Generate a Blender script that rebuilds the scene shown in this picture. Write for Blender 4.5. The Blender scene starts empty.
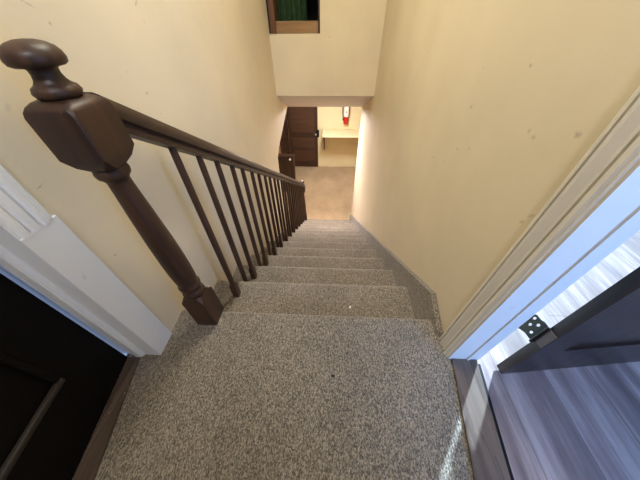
import bpy, bmesh, math, random
from mathutils import Vector, Matrix, noise
random.seed(7)
SC = bpy.context.scene
COL = SC.collection

# ------------------------------------------------------------------ materials
def lin(c):
    c = c/255.0
    return c/12.92 if c <= .04045 else ((c+.055)/1.055)**2.4
def rgb(r, g, b): return (lin(r), lin(g), lin(b), 1)

class NT:
    def __init__(s, name, rough=.6, spec=.4, metal=0):
        s.m = bpy.data.materials.new(name); s.m.use_nodes = True
        s.t = s.m.node_tree; s.b = s.t.nodes['Principled BSDF']
        s.b.inputs['Roughness'].default_value = rough
        s.b.inputs['Specular IOR Level'].default_value = spec
        s.b.inputs['Metallic'].default_value = metal
    def n(s, kind, **kw):
        nd = s.t.nodes.new(kind)
        for k, v in kw.items(): setattr(nd, k, v)
        return nd
    def put(s, sock, v):
        if isinstance(v, bpy.types.NodeSocket): s.t.links.new(v, sock)
        else: sock.default_value = v
    def coord(s, scale=(1, 1, 1)):
        g = s.n('ShaderNodeTexCoord'); mp = s.n('ShaderNodeMapping')
        s.put(mp.inputs['Vector'], g.outputs['Object']); mp.inputs['Scale'].default_value = scale
        return mp.outputs[0]
    def noise(s, vec, scale, detail=3, rough=.55):
        nd = s.n('ShaderNodeTexNoise'); s.put(nd.inputs['Vector'], vec)
        nd.inputs['Scale'].default_value = scale; nd.inputs['Detail'].default_value = detail
        nd.inputs['Roughness'].default_value = rough
        return nd.outputs['Fac']
    def ramp(s, fac, stops):
        r = s.n('ShaderNodeValToRGB'); e = r.color_ramp.elements
        while len(e) < len(stops): e.new(.5)
        for el, (p, c) in zip(e, stops): el.position = p; el.color = c
        s.put(r.inputs[0], fac); return r.outputs[0]
    def mix(s, fac, a, b, mode='MIX'):
        x = s.n('ShaderNodeMix', data_type='RGBA', blend_type=mode)
        s.put(x.inputs[0], fac); s.put(x.inputs[6], a); s.put(x.inputs[7], b)
        return x.outputs[2]
    def math(s, op, a, b=0.0, clamp=False):
        x = s.n('ShaderNodeMath', operation=op, use_clamp=clamp)
        s.put(x.inputs[0], a); s.put(x.inputs[1], b); return x.outputs[0]
    def bump(s, h, strength=.3, dist=.01):
        x = s.n('ShaderNodeBump'); x.inputs['Strength'].default_value = strength
        x.inputs['Distance'].default_value = dist
        s.put(x.inputs['Height'], h); s.put(s.b.inputs['Normal'], x.outputs[0])
    def color(s, c): s.put(s.b.inputs['Base Color'], c)

G1 = (1, 1, 1, 1); G0 = (0, 0, 0, 1)
def paint(name, col, rough=.55, var=.06, spots=(), bump=.06):
    m = NT(name, rough, .3)
    v = m.coord()
    a = m.noise(v, 1.7, 4)
    dark = tuple(c*(1-var*1.6) for c in col[:3])+(1,)
    lite = tuple(min(1, c*(1+var)) for c in col[:3])+(1,)
    c = m.ramp(a, [(.3, dark), (.7, lite)])
    fine = m.noise(v, 60, 3)
    # sparse specks of wear
    sp = m.ramp(m.noise(v, 22, 2, .4), [(.74, G0), (.80, (.35, .35, .35, 1))])
    c = m.mix(sp, c, tuple(k*.62 for k in col[:3])+(1,))
    if spots:
        wob = m.noise(m.coord((1, 1, 1)), 70, 2)
        tot = None
        for (p, r, st) in spots:
            mp = m.n('ShaderNodeMapping'); mp.vector_type = 'TEXTURE'
            g = m.n('ShaderNodeTexCoord'); m.put(mp.inputs['Vector'], g.outputs['Object'])
            mp.inputs['Location'].default_value = p
            mp.inputs['Rotation'].default_value = (st[2], 0, 0)
            mp.inputs['Scale'].default_value = (1, st[0], st[1])
            ln = m.n('ShaderNodeVectorMath', operation='LENGTH'); m.put(ln.inputs[0], mp.outputs[0])
            d = m.math('DIVIDE', ln.outputs['Value'], r*.75)
            d = m.math('ADD', d, m.math('MULTIPLY', m.math('SUBTRACT', wob, .5), 2.2))
            f = m.math('SUBTRACT', 1.0, d, True)
            tot = f if tot is None else m.math('MAXIMUM', tot, f)
        tot = m.math('MULTIPLY', tot, .45, True)
        c = m.mix(tot, c, rgb(120, 100, 78))
    m.color(c); m.bump(m.math('ADD', fine, m.math('MULTIPLY', a, 2.0)), bump, .01)
    return m.m

def carpet(name, c_dark, c_mid, c_lite, rib=1.0, sc=1.0):
    m = NT(name, .95, .1)
    v = m.coord((1, .62, 1))
    vo = m.n('ShaderNodeTexVoronoi'); m.put(vo.inputs['Vector'], m.coord((1, .55, 1))); vo.inputs['Scale'].default_value = 320*sc
    hsv = m.n('ShaderNodeSeparateColor'); m.put(hsv.inputs[0], vo.outputs['Color'])
    n1 = m.noise(v, 270*sc, 3, .7)
    t = m.math('ADD', m.math('MULTIPLY', hsv.outputs[0], .35), m.math('MULTIPLY', n1, .65))
    c = m.ramp(t, [(.30, c_dark), (.50, c_mid), (.70, c_lite)])
    wear = m.ramp(m.noise(v, 3.2, 3), [(.3, (.84, .83, .82, 1)), (.65, (1.06, 1.06, 1.06, 1))])
    c = m.mix(1.0, c, wear, 'MULTIPLY')
    m.color(c)
    w = m.n('ShaderNodeTexWave', wave_type='BANDS', bands_direction='X'); m.put(w.inputs['Vector'], m.coord())
    w.inputs['Scale'].default_value = 30; w.inputs['Distortion'].default_value = 1.5
    h = m.math('ADD', m.math('MULTIPLY', t, 1.0), m.math('MULTIPLY', w.outputs['Fac'], .30*rib))
    m.bump(h, .9, .008)
    m.b.inputs['Sheen Weight'].default_value = .25
    return m.m

def wood(name, dark, lite, rough=.4, axis=2, scale=9, spec=.5, bump=.12, wear=None):
    m = NT(name, rough, spec)
    s = [scale*1.0]*3; s[axis] = scale*.07
    v = m.coord(tuple(s))
    a = m.noise(v, 3.0, 5, .65)
    c = m.ramp(a, [(.28, dark), (.72, lite)])
    if wear:
        k = m.ramp(m.noise(m.coord(), 34, 3, .6), [(.70, G0), (.76, G1)])
        c = m.mix(k, c, wear)
    m.color(c); m.bump(a, bump, .004)
    rr = m.math('ADD', m.math('MULTIPLY', a, .25), rough-.12)
    m.put(m.b.inputs['Roughness'], rr)
    return m.m

def plain(name, col, rough=.5, metal=0, spec=.5, var=.1):
    m = NT(name, rough, spec, metal)
    a = m.noise(m.coord(), 25, 3)
    m.color(m.ramp(a, [(.3, tuple(c*(1-var) for c in col[:3])+(1,)), (.7, tuple(min(1, c*(1+var)) for c in col[:3])+(1,))]))
    return m.m

def flat(p): return p
spR = [((0, y, z), r, st) for (y, z, r, st) in [
    (.405, .818, .011, (1.6, .7, -.6)), (.184, .979, .010, (1.5, .7, .3)), (.425, .897, .006, (1, 1, 0)),
    (.056, .850, .008, (.8, 1.4, 0)), (.031, .843, .010, (1.2, 1, 0)), (.589, .533, .009, (.8, 1.2, 0)),
    (.458, .573, .007, (1, 1, 0)), (-.084, .890, .012, (1.2, 1.2, 0)), (.462, .02, .008, (1, 1.2, 0)),
    (-.115, .691, .011, (.7, 1.5, .5)), (.385, .662, .012, (1.5, .5, .2)), (-.102, .660, .010, (.7, 1.4, .6)),
    (2.67, .702, .035, (.6, 1.8, 0)), (.30, .70, .008, (1.2, 1, .4))]]
spL = [((-1.274, y, z), r, st) for (y, z, r, st) in [
    (.159, 1.073, .008, (1, 1.1, 0)), (.353, .939, .007, (1, 1, 0)), (.408, .862, .014, (1.3, .7, 0)),
    (.437, .778, .006, (1, 1, 0)), (-.145, .775, .012, (2.2, .4, .2)), (-.121, .49, .009, (1, 1, 0)),
    (.567, 1.118, .010, (2, .6, .5)), (.125, 1.11, .014, (2.6, .25, -.5))]]

CREAM = rgb(217, 203, 174)
M = {}
M['wallR'] = paint('cream_wall_paint_right', CREAM, .6, .05, spR)
M['wallL'] = paint('cream_wall_paint_left', CREAM, .6, .05, spL)
M['wall'] = paint('cream_wall_paint', CREAM, .6, .05)
M['wall_low'] = paint('pale_yellow_wall_paint', rgb(232, 214, 172), .6, .03)
M['ceil'] = paint('white_ceiling_paint', rgb(208, 200, 194), .7, .03)
M['trim'] = paint('white_trim_paint', rgb(214, 208, 196), .4, .03)
M['trimL'] = paint('daylit_trim_paint', rgb(224, 226, 228), .4, .03)  # trim paint made cooler: blue daylight on the left casing put into its colour
M['carpet'] = carpet('speckled_loop_carpet', rgb(74, 67, 57), rgb(120, 109, 94), rgb(168, 155, 137))
M['carpet_low'] = carpet('tan_carpet', rgb(146, 120, 92), rgb(178, 150, 116), rgb(202, 174, 138), .5)
M['wood'] = wood('dark_varnished_wood', rgb(40, 26, 19), rgb(76, 52, 37), .46, 2, 9, .32, .14, rgb(104, 80, 62))
M['railwood'] = wood('dark_varnished_rail_wood', rgb(40, 27, 21), rgb(70, 49, 37), .42, 1, 9, .4, .10)
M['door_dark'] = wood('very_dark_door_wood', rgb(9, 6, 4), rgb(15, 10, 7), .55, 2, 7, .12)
M['door_brown'] = wood('brown_door_wood', rgb(40, 24, 17), rgb(70, 45, 33), .42, 2, 7)
M['moulding'] = wood('highlit_moulding_wood', rgb(38, 33, 29), rgb(60, 53, 47), .5, 1, 9, .3)  # lighter than the door: highlight on its bottom mouldings put into the colour
M['door_side'] = wood('side_door_wood', rgb(28, 18, 14), rgb(50, 33, 25), .36, 2, 7)
M['louver'] = wood('louver_wood', rgb(64, 40, 28), rgb(92, 62, 44), .45, 0, 7)
M['threshold'] = wood('worn_threshold_wood', rgb(66, 54, 47), rgb(104, 88, 76), .26, 1, 8, .5, .15, rgb(150, 132, 116))
M['plank'] = None
M['sill'] = wood('light_sill_wood', rgb(120, 90, 56), rgb(158, 122, 80), .5, 0, 6)
M['framewood'] = wood('brown_frame_wood', rgb(78, 48, 30), rgb(116, 76, 48), .5, 2, 6)
M['black'] = plain('black_iron', rgb(22, 21, 22), .4, .6)
M['blackrub'] = plain('black_rubber', rgb(20, 20, 20), .6)
M['brownpaint'] = plain('painted_hinge_metal', rgb(92, 80, 74), .45)
M['red'] = plain('red_enamel', rgb(190, 34, 24), .3, 0, .5, .04)
M['white'] = plain('white_label', rgb(240, 238, 232), .5, 0, .4, .02)
M['knobwhite'] = plain('white_porcelain', rgb(245, 242, 236), .15, 0, .6, .01)
M['steel'] = plain('brushed_steel', rgb(190, 186, 180), .3, .9)
M['green'] = plain('dark_green_cloth', rgb(44, 66, 40), .85, 0, .2, .25)
M['darkroom'] = plain('unlit_room_dark', rgb(40, 34, 30), .8)  # near-black colour stands in for the lack of light behind the opening
M['lint'] = plain('dark_lint', rgb(38, 32, 28), .9)
M['crumb'] = plain('white_paper', rgb(240, 236, 226), .8)
def plank_mat():
    m = NT('grey_wood_planks', .33, .5)
    v = m.coord((1, .09, 1))
    a = m.noise(v, 26, 6, .65)
    b = m.noise(m.coord((1, .05, 1)), 7, 3, .5)
    br = m.n('ShaderNodeTexBrick'); mp = m.n('ShaderNodeMapping'); g = m.n('ShaderNodeTexCoord')
    m.put(mp.inputs['Vector'], g.outputs['Object']); mp.inputs['Rotation'].default_value = (0, 0, math.pi/2)
    m.put(br.inputs['Vector'], mp.outputs[0])
    br.inputs['Scale'].default_value = 1.0; br.inputs['Brick Width'].default_value = 1.3; br.inputs['Row Height'].default_value = .19
    br.inputs['Mortar Size'].default_value = .0015
    br.inputs['Color1'].default_value = (.92, .92, .92, 1); br.inputs['Color2'].default_value = (1.05, 1.05, 1.05, 1)
    br.inputs['Mortar'].default_value = (.45, .45, .45, 1)
    t = m.math('ADD', m.math('MULTIPLY', a, .6), m.math('MULTIPLY', b, .4))
    c = m.ramp(t, [(.34, rgb(92, 78, 76)), (.5, rgb(126, 108, 104)), (.66, rgb(168, 150, 143))])
    c = m.mix(1.0, c, br.outputs['Color'], 'MULTIPLY')
    m.color(c); m.bump(a, .12, .003)
    return m.m
M['plank'] = plank_mat()

# ------------------------------------------------------------------ mesh helpers
def BM(): return bmesh.new()
def box(bm, x0, x1, y0, y1, z0, z1, bev=0.0):
    vs = [bm.verts.new(p) for p in [(x0,y0,z0),(x1,y0,z0),(x1,y1,z0),(x0,y1,z0),(x0,y0,z1),(x1,y0,z1),(x1,y1,z1),(x0,y1,z1)]]
    fs = [bm.faces.new([vs[i] for i in q]) for q in [(3,2,1,0),(4,5,6,7),(0,1,5,4),(1,2,6,5),(2,3,7,6),(3,0,4,7)]]
    if bev:
        es = list({e for f in fs for e in f.edges})
        bmesh.ops.bevel(bm, geom=es, offset=bev, segments=2, profile=.5, affect='EDGES')
def prism(bm, poly, axis, a, b):
    """poly: 2D points; extrude along axis from a to b.  axis 'x': (y,z); 'y': (x,z); 'z': (x,y)"""
    def P(p, t):
        return {'x': (t, p[0], p[1]), 'y': (p[0], t, p[1]), 'z': (p[0], p[1], t)}[axis]
    A = [bm.verts.new(P(p, a)) for p in poly]; B = [bm.verts.new(P(p, b)) for p in poly]
    n = len(poly)
    bm.faces.new(A); bm.faces.new(B[::-1])
    for i in range(n): bm.faces.new([A[i], B[i], B[(i+1) % n], A[(i+1) % n]])
def solid(bm, quad_bot, dz):
    """quad of 3D points lifted by dz"""
    A = [bm.verts.new(p) for p in quad_bot]; B = [bm.verts.new((p[0], p[1], p[2]+dz)) for p in quad_bot]
    n = len(A); bm.faces.new(A[::-1]); bm.faces.new(B)
    for i in range(n): bm.faces.new([A[i], A[(i+1) % n], B[(i+1) % n], B[i]])
def lathe(bm, prof, c=(0, 0, 0), seg=28, axis='z'):
    rings = []
    for r, h in prof:
        ring = []
        for k in range(seg):
            a = 2*math.pi*k/seg
            p = {'z': (r*math.cos(a), r*math.sin(a), h), 'y': (r*math.cos(a), h, r*math.sin(a)), 'x': (h, r*math.cos(a), r*math.sin(a))}[axis]
            ring.append(bm.verts.new((p[0]+c[0], p[1]+c[1], p[2]+c[2])))
        rings.append(ring)
    for A, B in zip(rings, rings[1:]):
        for k in range(seg): bm.faces.new([A[k], A[(k+1) % seg], B[(k+1) % seg], B[k]])
    bm.faces.new(rings[0][::-1]); bm.faces.new(rings[-1])
def loft(bm, secs):
    """sections of equal vertex count, 3D points"""
    R = [[bm.verts.new(p) for p in s] for s in secs]; n = len(R[0])
    for A, B in zip(R, R[1:]):
        for k in range(n): bm.faces.new([A[k], A[(k+1) % n], B[(k+1) % n], B[k]])
    bm.faces.new(R[0][::-1]); bm.faces.new(R[-1])
def tube(bm, pts, r, seg=10):
    pts = [Vector(p) for p in pts]; secs = []
    for i, p in enumerate(pts):
        t = (pts[min(i+1, len(pts)-1)]-pts[max(i-1, 0)]).normalized()
        u = t.cross(Vector((0, 0, 1)) if abs(t.z) < .9 else Vector((1, 0, 0))).normalized(); w = t.cross(u)
        secs.append([p+u*r*math.cos(2*math.pi*k/seg)+w*r*math.sin(2*math.pi*k/seg) for k in range(seg)])
    loft(bm, secs)
def square(c, h, z, cut=0.0):
    x, y = c; k = cut
    return [(x-h+k, y-h, z), (x+h-k, y-h, z), (x+h, y-h+k, z), (x+h, y+h-k, z), (x+h-k, y+h, z), (x-h+k, y+h, z), (x-h, y+h-k, z), (x-h, y-h+k, z)]
def obj(name, bm, mat, parent=None, smooth=None, loc=None):
    bmesh.ops.recalc_face_normals(bm, faces=bm.faces)
    me = bpy.data.meshes.new(name); bm.to_mesh(me); bm.free()
    me.materials.append(M[mat] if isinstance(mat, str) else mat)
    if smooth is not None:
        me.shade_smooth() if smooth >= 180 else None
        if smooth < 180:
            me.shade_smooth(); me.set_sharp_from_angle(angle=math.radians(smooth))
    o = bpy.data.objects.new(name, me); COL.objects.link(o)
    if parent:
        o.parent = parent
        # geometry is written in world coordinates: keep it there
        o.matrix_parent_inverse = parent.matrix_world.inverted()
    return o
def tag(o, label, cat, group=None, kind=None):
    o['label'] = label; o['category'] = cat
    if group: o['group'] = group
    if kind: o['kind'] = kind
    return o
def struct(o, label, cat): return tag(o, label, cat, None, 'structure')
def thing(name, label, cat, loc, group=None, kind=None):
    o = bpy.data.objects.new(name, None); COL.objects.link(o); o.location = loc
    o.empty_display_size = .1
    bpy.context.view_layer.update()
    return tag(o, label, cat, group, kind)

# ------------------------------------------------------------------ dimensions (right stair wall is x = 0, landing carpet z = 0)
T, R = .2917, .19
XL = -1.274
FL = -14*R            # lower floor
CE = 3.0             # upper ceiling
YF, ZF = 2.875, .305  # end wall above the stairs
XB, NY = -1.105, -.078
def nose(k): return -.045 if k == 0 else k*T

# ------------------------------------------------------------------ shell
b = BM(); 
lf = [(-1.42, -1.40), (.0, -1.40), (.0, nose(0)-.02), (-1.274, nose(0)-.02), (-1.274, -.27), (-1.42, -.27)]
prism(b, lf, 'z', -.16, 0)
# rounded carpet nose of the landing
pr = [(nose(0)-.02, 0)]+[(nose(0)-.018+.018*math.sin(a), -.018+.018*math.cos(a)) for a in [i*math.pi/8 for i in range(0, 9)]]+[(nose(0)-.02, -.036)]
prism(b, pr, 'x', XL, -.001)
struct(obj('floor', b, 'carpet', smooth=40), 'speckled grey beige carpet of the upper landing in the foreground', 'floor')

b = BM()   # right stair wall with its doorway
for q in [(0, .12, -.215, 4.14, FL, CE), (0, .12, -1.75, -1.06, -.2, CE), (0, .12, -1.06, -.215, 2.05, CE)]: box(b, *q)
struct(obj('wall_right', b, 'wallR'), 'long scuffed cream wall along the right side of the stairs', 'wall')
b = BM()   # left stair wall: door opening near, cut off where the flight meets the lower room
poly = [(-.262, -.0), (-.262, CE), (3.62, CE), (3.62, -.016), (2.95, -.19), (2.62, -.27), (2.47, -.36), (2.45, -.5), (2.45, FL), (-.262, FL)]
prism(b, poly, 'x', XL-.1, XL)
box(b, XL-.1, XL, -1.75, -1.15, -.2, CE); box(b, XL-.1, XL, -1.15, -.262, 2.05, CE)
struct(obj('wall_left', b, 'wallL'), 'cream wall behind the dark stair railing on the left', 'wall')
b = BM(); box(b, XL, 0, -1.75, -1.65, -.2, CE); struct(obj('wall_back', b, 'wall'), 'cream wall behind the landing', 'wall')
b = BM()   # end wall over the stairs with a high opening
wx0, wx1, wz0, wz1 = -1.268, -.697, .918, 1.75
for q in [(XL, 0, YF, YF+.1, ZF, wz0), (XL, 0, YF, YF+.1, wz1, CE), (XL, wx0, YF, YF+.1, wz0, wz1), (wx1, 0, YF, YF+.1, wz0, wz1)]: box(b, *q)
struct(obj('wall_front', b, 'wall'), 'cream end wall above the foot of the stairs, with a high opening', 'wall')
b = BM()   # sloped soffit
A = [(XL, YF+.001, ZF+.001), (-.001, YF+.001, ZF+.001), (-.001, 4.14, -.146), (XL+.001, 3.62, -.016)]
solid(b, [(p[0], p[1], p[2]) for p in A], .06)
struct(obj('ceiling_slope', b, 'ceil'), 'short sloping strip of ceiling over the opening at the foot of the stairs', 'ceiling')
b = BM(); box(b, XL-.1, .12, -1.75, 3.62, CE, CE+.08); struct(obj('ceiling', b, 'ceil'), 'white ceiling over the stairwell', 'ceiling')

# lower room
LX0, LX1, LY1 = -2.75, 1.6, 6.84
b = BM(); box(b, LX0, LX1, 2.0, LY1, FL-.1, FL); struct(obj('floor_lower', b, 'carpet_low'), 'tan carpet of the lower room beyond the last step', 'floor')
b = BM(); box(b, LX0-.1, LX1+.1, LY1, LY1+.1, FL-.1, 0); struct(obj('wall_lower_far', b, 'wall_low'), 'pale yellow far wall of the lower room', 'wall')
b = BM(); box(b, LX0-.1, LX0, 2.0, LY1, FL-.1, 0); struct(obj('wall_lower_left', b, 'wall_low'), 'pale yellow left wall of the lower room', 'wall')
b = BM(); box(b, LX1, LX1+.1, 3.9, LY1, FL-.1, 0); struct(obj('wall_lower_right', b, 'wall_low'), 'pale yellow right wall of the lower room', 'wall')
b = BM(); box(b, .121, LX1, 3.9, 4.0, FL, 0); box(b, LX0, XL-.1, 2.0, 2.1, FL, 0); struct(obj('wall_lower_near', b, 'wall_low'), 'near wall of the lower room beside the stairs', 'wall')
b = BM(); prism(b, [(LX0, 2.1), (XL-.11, 2.1), (XL-.11, 3.64), (.0, 4.16), (LX1, 4.16), (LX1, LY1), (LX0, LY1)], 'z', .0, .06)
struct(obj('ceiling_lower', b, 'ceil'), 'white ceiling of the lower room', 'ceiling')

# room to the right of the landing
RX1 = 3.0
b = BM(); box(b, .055, RX1, -2.2, 2.2, -.12, -.012); struct(obj('floor_side', b, 'plank'), 'grey brown wood plank floor in the side room at the right', 'floor')
def wall_with_hole(name, axis, at, a0, a1, h0, h1, z0, z1, label, dz=-.012):
    bm = BM()
    for (p0, p1, q0, q1) in [(a0, h0, dz, CE), (h1, a1, dz, CE), (h0, h1, dz, z0), (h0, h1, z1, CE)]:
        if axis == 'x': box(bm, at, at+.1, p0, p1, q0, q1)
        else: box(bm, p0, p1, at, at+.1, q0, q1)
    return struct(obj(name, bm, 'ceil'), label, 'wall')
wall_with_hole('wall_side_far', 'x', RX1, -2.2, 2.2, -.35, 1.65, .1, 2.1, 'white far wall of the side room with a big window')
wall_with_hole('wall_side_near', 'y', -2.3, .12, RX1, .35, 1.9, .5, 2.1, 'white near wall of the side room with a window')
wall_with_hole('wall_side_end', 'y', 2.2, .12, RX1, .45, 2.85, .30, 2.60, 'white end wall of the side room with a window')
b = BM(); box(b, .12, RX1, -2.2, 2.2, CE, CE+.08); struct(obj('ceiling_side', b, 'ceil'), 'white ceiling of the side room', 'ceiling')

# ------------------------------------------------------------------ staircase
st = thing('staircase', 'straight flight of grey beige carpeted stairs going down between cream walls', 'staircase', (-.65, 2.0, FL))
for k in range(1, 14):
    y0, y1, z = nose(k-1)-.0, nose(k), -R*k
    ov = .046; r = .040
    arc = [(y1-r+r*math.sin(a), z-r+r*math.cos(a)) for a in [i*math.pi/10 for i in range(11)]]
    back = y0-ov
    poly = [(back, FL), (back, z-.002), (back+.012, z)]+arc+[(y1-ov, z-2*r-.004), (y1-ov, FL)]
    b = BM(); prism(b, poly, 'x', XL+.001, -.030)
    obj('step', b, 'carpet', st, smooth=40)
# carpeted skirt along the right wall
def sk(y): return .11-.651*y
poly = [(-.140, -.0), (-.128, .022), (.045, .080), (.062, .074)]+[(y, sk(y)) for y in (.5, 1.5, 2.5, 3.5, 4.05)]+[(4.05, FL), (.0, FL), (.0, -.17), (-.14, -.17)]
poly = [(-.138, .001), (-.128, .022), (.045, .080), (.062, .072), (4.05, sk(4.05)), (4.05, FL+.001), (-.046, FL+.001), (-.046, .001)]
b = BM(); prism(b, poly, 'x', -.029, -.001)
obj('skirt', b, 'carpet', st)

# ------------------------------------------------------------------ railing
rl = thing('stair_railing', 'dark brown wooden stair railing with turned newel post and thin balusters', 'railing', (XB, NY, 0))
def newel(y, z0, par):
    c = (XB-.010, y)
    H = .048
    b = BM()   # base block and its neck rings
    loft(b, [square(c, H, z0, .002), square(c, H, z0+.185, .002), square(c, H*.80, z0+.212, .016)])
    base = obj('newel_post', b, 'wood', par, smooth=35)
    b = BM()
    lathe(b, [(.036, .205), (.042, .215), (.0445, .228), (.041, .240), (.036, .246), (.0365, .254), (.043, .264), (.044, .275), (.039, .286),
              (.0375, .292), (.0405, .31), (.0425, .36), (.0425, .42), (.040, .52), (.0345, .64), (.030, .72), (.0285, .757),
              (.032, .766), (.040, .774), (.0425, .784), (.040, .794), (.033, .801), (.030, .806), (.030, .82)], (c[0], c[1], z0), 32)
    obj('turned_shaft', b, 'wood', base, smooth=40)
    b = BM()
    loft(b, [square(c, .036, z0+.798, .020), square(c, .050, z0+.814, .014), square(c, .0575, z0+.836, .003), square(c, .0575, z0+.930, .003),
             square(c, .0565, z0+.940, .006), square(c, .053, z0+.948, .010), square(c, .046, z0+.9545, .014), square(c, .036, z0+.958, .018)])
    obj('newel_block', b, 'wood', base, smooth=30)
    b = BM()
    lathe(b, [(.032, .957), (.040, .961), (.0435, .969), (.040, .978), (.032, .983), (.027, .990), (.0245, 1.000), (.025, 1.008), (.030, 1.013), (.041, 1.013),
              (.0475, 1.017), (.0495, 1.025), (.0475, 1.035), (.041, 1.044), (.030, 1.0505), (.016, 1.0545), (.002, 1.0555)], (c[0], c[1], z0), 32)
    obj('finial', b, 'wood', base, smooth=50)
newel(NY, .0006, rl)
newel(3.70, -R*13+.0006, rl)
for o in list(rl.children_recursive):   # the old posts lean a little towards the wall
    for v in o.data.vertices:
        zb = 0 if v.co.y < 1 else -R*13
        v.co.x -= .013*(v.co.z-zb)
# handrail, swept along the slope between the two newels
RT = .946
def rz(y): return RT-.651*(y+.014)
prof = [(-.020, -.084), (.020, -.084), (.022, -.066), (.016, -.060), (.016, -.056), (.030, -.050), (.034, -.036), (.032, -.018), (.024, -.005), (.010, 0),
        (-.010, 0), (-.024, -.005), (-.032, -.018), (-.034, -.036), (-.030, -.050), (-.016, -.056), (-.016, -.060), (-.022, -.066)]
b = BM()
ya, yb = NY+.045, 3.70-.045
loft(b, [[(XB+p[0], y, rz(y)+p[1]) for p in prof] for y in (ya, yb)])
obj('handrail', b, 'railwood', rl, smooth=35)
def step_z(y):
    for k in range(1, 15):
        if y < nose(k)-.012: return -R*k
    return FL
j = 0
while True:
    y = (.160 if j % 2 == 0 else .316)+T*(j//2)+(.010 if j == 0 else 0)
    if y > 3.6: break
    z0 = step_z(y)+.0006; z1 = rz(y)-.080
    b = BM(); c = (XB, y)
    hb = .0185
    loft(b, [square(c, hb, z0, .001), square(c, hb, z0+.105, .001), square(c, hb*.82, z0+.118, .005)])
    lathe(b, [(.0145, z0+.114), (.0165, z0+.124), (.0145, z0+.134), (.0155, z0+.20), (.0158, z0+.42), (.0135, z1-.05), (.0125, z1)], (XB, y, 0), 12)
    obj('baluster', b, 'wood', rl, smooth=40)
    j += 1

# ------------------------------------------------------------------ right doorway: casing, jamb, threshold, open door
def casing(name, side, x, ya, yb, z0, z1, prof, label):
    """prof: (distance across, projection); side = direction the face looks (+1/-1 in x)"""
    L = yb-ya
    pts = [(x, ya)]+[(x+side*p, ya+L*t) for t, p in prof]+[(x, yb)]
    bm = BM(); prism(bm, pts, 'z', z0, z1)
    return bm
PROF = [(0, .012), (.06, .017), (.13, .017), (.17, .010), (.20, .010), (.24, .022), (.32, .021), (.50, .013), (.57, .012), (.61, .007), (.64, .007), (.68, .017), (.80, .018), (.86, .014), (.90, .014), (.93, .010), (1, .009)]
c1 = thing('trim_1', 'cream moulded casing and jamb of the open doorway on the right', 'door trim', (0, -.18, 0), None, 'structure')
b = casing('', -1, 0, -.140, -.235, 0, 2.08, PROF, '')
obj('casing', b, 'trim', c1)
b = BM(); box(b, -.006, .118, -.2349, -.2151, -.012, 2.05); obj('jamb', b, 'trim', c1)
b = BM(); prism(b, [(.064, -.2345), (.066, -.240), (.074, -.240), (.077, -.2375), (.081, -.2375), (.084, -.2345)], 'z', -.011, 2.05); obj('door_stop', b, 'trim', c1)
b = BM(); box(b, -.006, .118, -1.0601, -1.0401, .009, 2.05); obj('jamb', b, 'trim', c1)
b = casing('', -1, 0, -1.035, -1.130, 0, 2.08, PROF, ''); obj('casing', b, 'trim', c1)

b = BM(); solid(b, [(.006, -.2345, -.002), (-.005, -.30, -.002), (-.052, -.605, -.002), (-.100, -1.03, -.002), (.010, -1.03, -.002), (.060, -.605, -.002), (.108, -.2345, -.002)], .012)
struct(obj('trim_2', b, 'threshold'), 'worn brown wooden threshold between the carpet and the side room', 'threshold')
b = BM(); solid(b, [(.108, -.250, -.011), (.062, -.605, -.011), (.012, -1.03, -.011), (.026, -1.03, -.011), (.076, -.605, -.011), (.121, -.250, -.011)], .012)
struct(obj('trim_3', b, 'black'), 'thin dark strip along the edge of the right threshold', 'threshold edge')

ang = math.radians(7.0)
d2 = thing('door_2', 'dark brown door standing open into the side room on the right', 'door', (.188, -.2695, -.010), None, 'structure')
ux, uy = math.cos(ang), math.sin(ang)
def D(u, v, z): return (.188+ux*u-uy*v, -.2695+uy*u+ux*v, z)
def dbox(bm, u0, u1, v0, v1, z0, z1, bev=0):
    n0 = len(bm.verts); box(bm, u0, u1, v0, v1, z0, z1, bev)
    bm.verts.ensure_lookup_table()
    for vv in bm.verts[n0:]: vv.co = Vector(D(*vv.co))
b = BM()
DW, DH, TH = .78, 1.98, .0165
# frame of stiles and rails around recessed panels
for q in [(0, .11, 0, DH), (DW-.11, DW, 0, DH), (.11, DW-.11, 0, .22), (.11, DW-.11, .95, 1.10), (.11, DW-.11, DH-.12, DH)]:
    dbox(b, q[0], q[1], -TH, TH, q[2]+.002, q[3])
obj('door_leaf', b, 'door_side', d2)
for (z0, z1) in ((.22, .95), (1.10, DH-.12)):
    b = BM(); dbox(b, .111, DW-.111, -.006, .006, z0+.001, z1-.001); obj('door_panel', b, 'door_side', d2)
# hinge: painted leaf on the door edge, black leaf with open screw holes reaching back
hg = BM(); dbox(hg, -.003, -.0005, -.0155, .0155, .262, .345, .001)
h = obj('hinge', hg, 'brownpaint', d2)
def plate(outline, holes, thick):
    cu = bpy.data.curves.new('plate', 'CURVE'); cu.dimensions = '2D'; cu.fill_mode = 'BOTH'; cu.extrude = thick
    for pts in [outline]+holes:
        s = cu.splines.new('POLY'); s.points.add(len(pts)-1); s.use_cyclic_u = True
        for p, q in zip(s.points, pts): p.co = (q[0], q[1], 0, 1)
    o = bpy.data.objects.new('plate', cu); COL.objects.link(o)
    bpy.context.view_layer.update()
    me = bpy.data.meshes.new_from_object(o.evaluated_get(bpy.context.evaluated_depsgraph_get()))
    bpy.data.objects.remove(o); return me
def circ(x, y, r, n=14): return [(x+r*math.cos(2*math.pi*i/n), y+r*math.sin(2*math.pi*i/n)) for i in range(n)]
HZ0, HZ1 = .252, .342
out = [(0, .250), (.030, .249), (.050, .238), (.064, .228), (.068, .234), (.065, .256), (.0725, .290), (.068, .318), (.050, .340), (.020, .346), (0, .344)]
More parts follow.
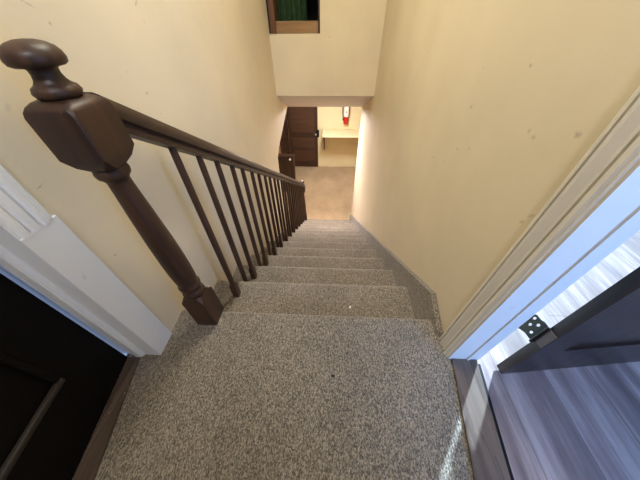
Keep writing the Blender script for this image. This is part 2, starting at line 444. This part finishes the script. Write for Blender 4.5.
def ell(x, y, n=16): return [(x+.0048*math.cos(2*math.pi*i/n)-.002*math.sin(2*math.pi*i/n), y+.0085*math.sin(2*math.pi*i/n)) for i in range(n)]
me = plate(out, [ell(.040, .292), ell(.024, .318), ell(.020, .274), ell(.046, .324)], .0018)
bm = BM(); bm.from_mesh(me); bpy.data.meshes.remove(me)
for v in bm.verts:
    # plate lies in the plane of the door edge: local x runs to +y, local y is height, local z is thickness
    v.co = Vector(D(-.004+v.co.z, .0165+v.co.x, v.co.y))
hb = obj('hinge_leaf', bm, 'black', h); hb['label'] = 'black hinge leaf with open screw holes'
b = BM(); lathe(b, [(.0015, HZ0-.008), (.005, HZ0-.004), (.005, HZ1+.003), (.0015, HZ1+.007)], D(-.006, .0165, 0)[:2]+(0,), 14); obj('hinge_pin', b, 'black', h, smooth=40)

# ------------------------------------------------------------------ left doorway
c2 = thing('trim_4', 'white painted casing and jamb of the dark door on the left', 'door trim', (XL, -.23, 0), None, 'structure')
PROF2 = [(0, .006), (.05, .009), (.14, .009), (.20, .012), (.30, .012), (.36, .007), (.40, .007), (.45, .011), (.60, .010), (.66, .006), (.70, .006), (.75, .011), (.88, .011), (.93, .007), (1, .007)]
b = casing('', 1, XL, -.180, -.272, .70, 2.1, PROF2, ''); obj('casing', b, 'trimL', c2)
b = BM(); box(b, XL, XL+.009, -.272, -.172, 0.001, .705, .002); obj('casing', b, 'trimL', c2)['label'] = 'flat replacement board at the foot of the casing'
b = BM(); prism(b, [(XL+.004, -.2721), (XL+.004, -.2615), (XL-.185, -.2615), (XL-.185, -.2721)], 'z', .001, 2.05); obj('jamb', b, 'trimL', c2)
b = BM(); prism(b, [(XL-.056, -.272), (XL-.060, -.284), (XL-.066, -.288), (XL-.090, -.288), (XL-.096, -.280), (XL-.112, -.280), (XL-.118, -.272)], 'z', .012, 2.05); obj('door_stop', b, 'trimL', c2)
b = BM(); prism(b, [(XL+.004, -1.1499), (XL+.004, -1.135), (XL-.185, -1.135), (XL-.185, -1.1499)], 'z', .001, 2.05); obj('jamb', b, 'trimL', c2)
def lint(y, a, bq):  # x on a line through two points
    return a[0]+(bq[0]-a[0])*(y-a[1])/(bq[1]-a[1])
A0, A1 = (-1.398, -.29), (-1.341, -.663); B0, B1 = (-1.352, -.29), (-1.276, -.663)
b = BM(); y1 = -1.12
solid(b, [(A0[0]+.0, -.289, -.002), (lint(y1, A0, A1), y1, -.002), (lint(y1, B0, B1), y1, -.002), (B0[0], -.289, -.002)], .014)
struct(obj('trim_5', b, 'threshold'), 'narrow brown wooden sill under the dark left door', 'threshold')
dl = thing('door_1', 'very dark brown panelled door at the left edge of the landing', 'door', (-1.40, -.29, .012), None, 'structure')
a2 = math.atan2(A1[0]-A0[0], -(A1[1]-A0[1]))
o0 = (A0[0]-.001, -.2905)
def E(u, w, z):  # u along the door towards the camera side, w outwards (to the landing)
    return (o0[0]+math.sin(a2)*u+math.cos(a2)*w, o0[1]-math.cos(a2)*u+math.sin(a2)*w, z)
def ebox(bm, u0, u1, w0, w1, z0, z1, bev=0):
    n0 = len(bm.verts); box(bm, u0, u1, w0, w1, z0, z1, bev)
    bm.verts.ensure_lookup_table()
    for vv in bm.verts[n0:]: vv.co = Vector(E(*vv.co))
LW = .80
b = BM()
for q in [(0, .15, .014, 2.03), (LW-.15, LW, .014, 2.03), (.15, LW-.15, .014, .24), (.15, LW-.15, .92, 1.06), (.15, LW-.15, 1.90, 2.03)]:
    ebox(b, q[0], q[1], -.038, 0, q[2], q[3])
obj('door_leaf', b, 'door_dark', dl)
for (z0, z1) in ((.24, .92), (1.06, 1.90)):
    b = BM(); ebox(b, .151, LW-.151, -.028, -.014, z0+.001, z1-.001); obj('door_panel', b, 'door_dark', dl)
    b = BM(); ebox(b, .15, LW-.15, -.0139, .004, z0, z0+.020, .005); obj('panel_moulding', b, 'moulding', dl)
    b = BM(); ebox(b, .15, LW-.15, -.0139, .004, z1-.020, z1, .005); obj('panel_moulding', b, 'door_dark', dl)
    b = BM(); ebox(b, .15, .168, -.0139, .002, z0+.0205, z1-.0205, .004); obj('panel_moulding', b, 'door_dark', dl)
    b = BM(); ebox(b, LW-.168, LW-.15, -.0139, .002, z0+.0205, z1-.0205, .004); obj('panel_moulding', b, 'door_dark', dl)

# ------------------------------------------------------------------ high opening in the end wall
w1 = thing('window_1', 'dark framed opening high in the end wall with a wooden sill board', 'window', (-.98, YF, wz0), None, 'structure')
b = BM(); box(b, wx0+.001, wx0+.075, YF-.006, YF+.50, wz0+.002, wz1-.002); obj('frame', b, 'framewood', w1)
b = BM(); box(b, wx0+.0012, wx0+.018, YF-.012, YF-.006, wz0+.003, wz1-.003); obj('frame', b, 'black', w1)
b = BM(); box(b, wx1-.020, wx1-.001, YF-.006, YF+.50, wz0+.002, wz1-.002); obj('frame', b, 'door_brown', w1)
b = BM(); box(b, wx0+.076, wx1-.021, YF+.02, YF+.05, wz0+.003, wz0+.105, .003); obj('sill', b, 'sill', w1)
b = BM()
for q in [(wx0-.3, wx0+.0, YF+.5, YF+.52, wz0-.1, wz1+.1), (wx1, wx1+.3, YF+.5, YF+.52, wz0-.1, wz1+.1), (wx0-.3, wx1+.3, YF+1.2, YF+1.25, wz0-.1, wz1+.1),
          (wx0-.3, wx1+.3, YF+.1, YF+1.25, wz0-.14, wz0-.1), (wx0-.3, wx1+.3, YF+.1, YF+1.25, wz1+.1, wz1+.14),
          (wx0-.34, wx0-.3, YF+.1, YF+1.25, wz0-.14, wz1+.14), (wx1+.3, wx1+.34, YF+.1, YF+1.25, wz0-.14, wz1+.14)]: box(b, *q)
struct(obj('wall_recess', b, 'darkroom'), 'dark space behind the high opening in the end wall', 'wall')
b = BM()
nx = 60; A = []; 
for i in range(nx+1):
    t = i/nx; x = wx0+.080+t*.335
    yy = YF+.20+.018*math.sin(t*32)+.006*math.sin(t*71)
    A.append((x, yy))
poly = A+[(x, y+.004) for x, y in A[::-1]]
prism(b, poly, 'z', wz0+.004, wz1-.03)
cu = obj('curtain', b, 'green', smooth=60)
tag(cu, 'dark green curtain hanging inside the high opening in the end wall', 'curtain')

# ------------------------------------------------------------------ lower room contents
# louvered closet door on the far wall
d3 = thing('door_3', 'dark brown louvered door on the far wall of the lower room', 'door', (-1.42, LY1, FL), None, 'structure')
dx0, dx1, dzt = -1.86, -.965, FL+2.03
yf = LY1-.005
def louver_leaf(bm_frame, bm_slats, P, w):
    st_, dep = .10, .04
    for q in [(0, st_, .01, 2.03), (w-st_, w, .01, 2.03)]: P(bm_frame, q[0], q[1], 0, dep, q[2], q[3])
    rails = [(.01, .20), (.56, .64), (.98, 1.10), (1.92, 2.03)]
    for z0, z1 in rails: P(bm_frame, st_, w-st_, 0, dep, z0, z1)
    for (za, zb_) in [(.20, .56), (.64, .98), (1.10, 1.92)]:
        z = za+.03
        while z < zb_-.02:
            P(bm_slats, st_, w-st_, .008, .034, z-.012, z+.013, tilt=.5); z += .034
        P(bm_slats, st_, w-st_, .0355, .039, za, zb_)
def PF(bm, u0, u1, v0, v1, z0, z1, tilt=0):
    n0 = len(bm.verts); box(bm, u0, u1, v0, v1, z0, z1); bm.verts.ensure_lookup_table()
    zc = (z0+z1)/2
    for v in bm.verts[n0:]:
        dz = tilt*(v.co.y-(v0+v1)/2)
        v.co = Vector((dx0+v.co.x, yf-.04+v.co.y, FL+v.co.z+dz))
f_, s_ = BM(), BM(); louver_leaf(f_, s_, PF, dx1-dx0)
obj('door_leaf', f_, 'door_brown', d3); obj('louvers', s_, 'louver', d3)
hp = math.radians(62)
def PL(bm, u0, u1, v0, v1, z0, z1, tilt=0):
    n0 = len(bm.verts); box(bm, u0, u1, v0, v1, z0, z1); bm.verts.ensure_lookup_table()
    for v in bm.verts[n0:]:
        dz = tilt*(v.co.y-(v0+v1)/2); u, w = v.co.x, v.co.y
        v.co = Vector((dx0-.012-math.cos(hp)*u-math.sin(hp)*w, yf-.01-math.sin(hp)*u+math.cos(hp)*w-.03, FL+v.co.z+dz))
f_, s_ = BM(), BM(); louver_leaf(f_, s_, PL, .40)
obj('door_leaf', f_, 'door_brown', d3)['label'] = 'folded louvered leaf at an angle'; obj('louvers', s_, 'door_brown', d3)
b = BM(); box(b, dx1-.045, dx1+.045, yf-.049, yf-.041, FL+.98, FL+1.20, .003); obj('lock_plate', b, 'black', d3)
b = BM(); lathe(b, [(.012, 0), (.012, -.03), (.026, -.036), (.030, -.05), (.022, -.062), (.004, -.066)], (dx1-.055, yf-.046, FL+1.08), 18, 'y'); obj('door_knob', b, 'steel', d3, smooth=50)

# low dark cupboard with white knob
CY = 5.2; cx0, cx1, cz1 = -1.92, -1.515, -1.58
cb = thing('cupboard', 'short dark brown cupboard with a white round knob, behind the handrail in the lower room', 'cupboard', ((cx0+cx1)/2, CY+.09, FL))
b = BM(); box(b, cx0, cx1, CY+.021, CY+.17, FL+.001, cz1-.026, .004); obj('body', b, 'door_brown', cb)
b = BM(); box(b, cx0-.012, cx1+.012, CY-.012, CY+.18, cz1-.025, cz1, .005); obj('top', b, 'door_brown', cb)
b = BM()
box(b, cx0+.004, cx0+.064, CY, CY+.020, FL+.05, cz1-.03); box(b, cx1-.064, cx1-.004, CY, CY+.020, FL+.05, cz1-.03)
box(b, cx0+.064, cx1-.064, CY, CY+.020, FL+.05, FL+.13); box(b, cx0+.064, cx1-.064, CY, CY+.020, cz1-.11, cz1-.03); box(b, cx0+.064, cx1-.064, CY+.010, CY+.0195, FL+.13, cz1-.11)
dr = obj('door', b, 'door_brown', cb)
b = BM(); lathe(b, [(.010, 0), (.010, -.014), (.024, -.02), (.029, -.034), (.022, -.047), (.004, -.051)], (cx1-.085, CY, cz1-.07), 20, 'y'); obj('knob', b, 'knobwhite', dr, smooth=50)

# deep cream shelf on the far wall
SZ = -1.455
sh = thing('wall_shelf', 'deep cream painted shelf on the far wall below the fire extinguisher', 'shelf', (-.2, LY1, SZ-.6))
b = BM(); box(b, -.80, .42, LY1-.60, LY1-.001, SZ-.028, SZ, .003); obj('shelf_board', b, 'wall_low', sh)
for x in (-.775, .36):
    b = BM(); prism(b, [(LY1-.002, SZ-.029), (LY1-.56, SZ-.029), (LY1-.56, SZ-.07), (LY1-.05, SZ-.62), (LY1-.002, SZ-.62)], 'x', x, x+.030); obj('bracket', b, 'framewood', sh)

# fire extinguisher
ex = -.135; ey = LY1-.085; ez = -1.275
fe = thing('fire_extinguisher', 'red fire extinguisher with white label hung on the far wall above the cream shelf', 'fire extinguisher', (ex, LY1, ez))
b = BM(); lathe(b, [(.055, 0), (.066, .006), (.070, .02), (.070, .48), (.064, .51), (.045, .535), (.024, .548), (.022, .56)], (ex, ey, ez), 28); obj('tank', b, 'red', fe, smooth=40)
b = BM()
n = 20; P1 = [];
for i in range(n+1):
    a = math.radians(-168+156*i/n); P1.append((ex+.0705*math.cos(a), ey+.0705*math.sin(a)))
poly = P1+[(ex+(p[0]-ex)*1.012, ey+(p[1]-ey)*1.012) for p in P1[::-1]]
prism(b, poly, 'z', ez+.205, ez+.478); obj('label', b, 'white', fe)
b = BM(); box(b, ex-.022, ex+.022, ey-.0735, ey-.0716, ez+.31, ez+.355); obj('label_mark', b, 'steel', fe)
b = BM(); tube(b, [(ex-.02, ey, ez+.575), (ex-.07, ey-.02, ez+.58), (ex-.105, ey-.03, ez+.50), (ex-.108, ey-.03, ez+.34), (ex-.098, ey-.03, ez+.24), (ex-.085, ey-.03, ez+.16)], .012); lathe(b, [(.012, .10), (.018, .12), (.013, .17)], (ex-.085, ey-.03, ez), 12); obj('hose', b, 'blackrub', fe, smooth=60)
b = BM(); lathe(b, [(.02, .558), (.022, .58), (.018, .60)], (ex, ey, ez), 16); box(b, ex-.012, ex+.012, ey-.11, ey+.02, ez+.60, ez+.615); box(b, ex-.010, ex+.010, ey-.10, ey+.01, ez+.628, ez+.64); obj('valve', b, 'black', fe)
b = BM(); tube(b, [(ex+.03, ey-.02, ez+.57), (ex+.075, ey-.03, ez+.45), (ex+.085, ey-.03, ez+.36), (ex+.078, ey-.03, ez+.25)], .009); box(b, ex+.0715, ex+.080, ey-.03, ey+.083, ez+.22, ez+.25); box(b, ex-.02, ex+.02, ey+.071, LY1-.001, ez+.15, ez+.40); obj('bracket', b, 'black', fe)

# ------------------------------------------------------------------ crumbs on the carpet
def blob(name, p, s, mat, label, cat, seed):
    bm = BM(); bmesh.ops.create_icosphere(bm, subdivisions=2, radius=1)
    for v in bm.verts:
        k = 1+.35*noise.noise(v.co*1.6+Vector((seed, 0, 0)))
        v.co = Vector((p[0]+v.co.x*s[0]*k, p[1]+v.co.y*s[1]*k, p[2]+s[2]*.8+v.co.z*s[2]*k))
    return tag(obj(name, bm, mat, smooth=180), label, cat)
blob('paper_scrap', (-.401, .110, -.19), (.006, .008, .003), 'crumb', 'tiny white scrap lying on the first step below the landing', 'scrap', 1)
blob('lint_clump', (-.506, -.323, 0), (.008, .005, .003), 'lint', 'small dark lint clump on the middle of the landing carpet', 'lint', 4)

# ------------------------------------------------------------------ light
w = bpy.data.worlds.new('World'); SC.world = w; w.use_nodes = True
bg = w.node_tree.nodes['Background']; bg.inputs[0].default_value = (.45, .62, 1, 1); bg.inputs[1].default_value = .6
def area(name, loc, target, sx, sy, power, col, spread=180):
    l = bpy.data.lights.new(name, 'AREA'); l.shape = 'RECTANGLE'; l.size = sx; l.size_y = sy; l.energy = power; l.color = col; l.spread = math.radians(spread)
    o = bpy.data.objects.new(name, l); COL.objects.link(o); o.location = loc
    o.rotation_euler = (Vector(target)-Vector(loc)).to_track_quat('-Z', 'Y').to_euler(); return o
LIGHTS = [
    ('landing_fill_light', (-.60, -1.50, 2.75), (-.66, 2.6, -1.6), .25, .25, 8, (.85, .84, .9), 70),  # unseen fill light added behind the camera to model the steps
    ('stair_fill_light', (-.72, .90, 2.94), (-.72, .90, 0), .5, .5, 48, (1, 1, .86), 180),  # unseen overhead fill added to even out light on the stair walls
    ('window_daylight', (1.65, 2.17, 1.4), (.8, 0, .3), 2.2, 1.9, 40, (.50, .74, 1), 180),
    ('window_daylight_near', (1.1, -2.18, 1.3), (-.1, 0, .7), 1.5, 1.5, 96, (.16, .40, 1), 180),
    ('lower_room_lamp', (-.55, 5.25, -.10), (-.55, 5.25, -3), .3, .3, 62, (.95, .95, .95), 180),
    ('lower_room_spot_lamp', (-.80, 4.9, -.20), (-.55, 2.5, -1.75), .3, .3, 56, (1, .88, .88), 96)]
for L in LIGHTS: area(*L)
sl = bpy.data.lights.new('sun', 'SUN'); sl.energy = 20; sl.angle = math.radians(2.0); sl.color = (.52, .76, 1)
so = bpy.data.objects.new('sun', sl); COL.objects.link(so); so.location = (4, 5.4, 4)
el = math.radians(34)
so.rotation_euler = Vector((-.60*math.cos(el), -.80*math.cos(el), -math.sin(el))).to_track_quat('-Z', 'Y').to_euler()

# ------------------------------------------------------------------ camera
P_, Y_, R_ = [math.radians(a) for a in (43.8954, -3.0194, -.6201)]
fwd = Vector((math.sin(Y_)*math.cos(P_), math.cos(Y_)*math.cos(P_), -math.sin(P_)))
rt = Vector((math.cos(Y_), -math.sin(Y_), 0)); up = rt.cross(fwd)
r2 = rt*math.cos(R_)+up*math.sin(R_); u2 = -rt*math.sin(R_)+up*math.cos(R_)
cam = bpy.data.cameras.new('Camera'); co = bpy.data.objects.new('Camera', cam); COL.objects.link(co)
m = Matrix((r2, u2, -fwd)).transposed().to_4x4(); m.translation = (-.5376, -.6396, 1.0868)
co.matrix_world = m
cam.sensor_fit = 'HORIZONTAL'; cam.sensor_width = 36; cam.lens = 36*236.26/640; cam.clip_start = .02; cam.clip_end = 100
SC.camera = co
vs = SC.view_settings; vs.view_transform = 'Standard'; vs.look = 'None'; vs.gamma = 1; vs.use_curve_mapping = False; vs.exposure = .13
SC.display_settings.display_device = 'sRGB'
SC.cycles.max_bounces = 8; SC.cycles.diffuse_bounces = 5
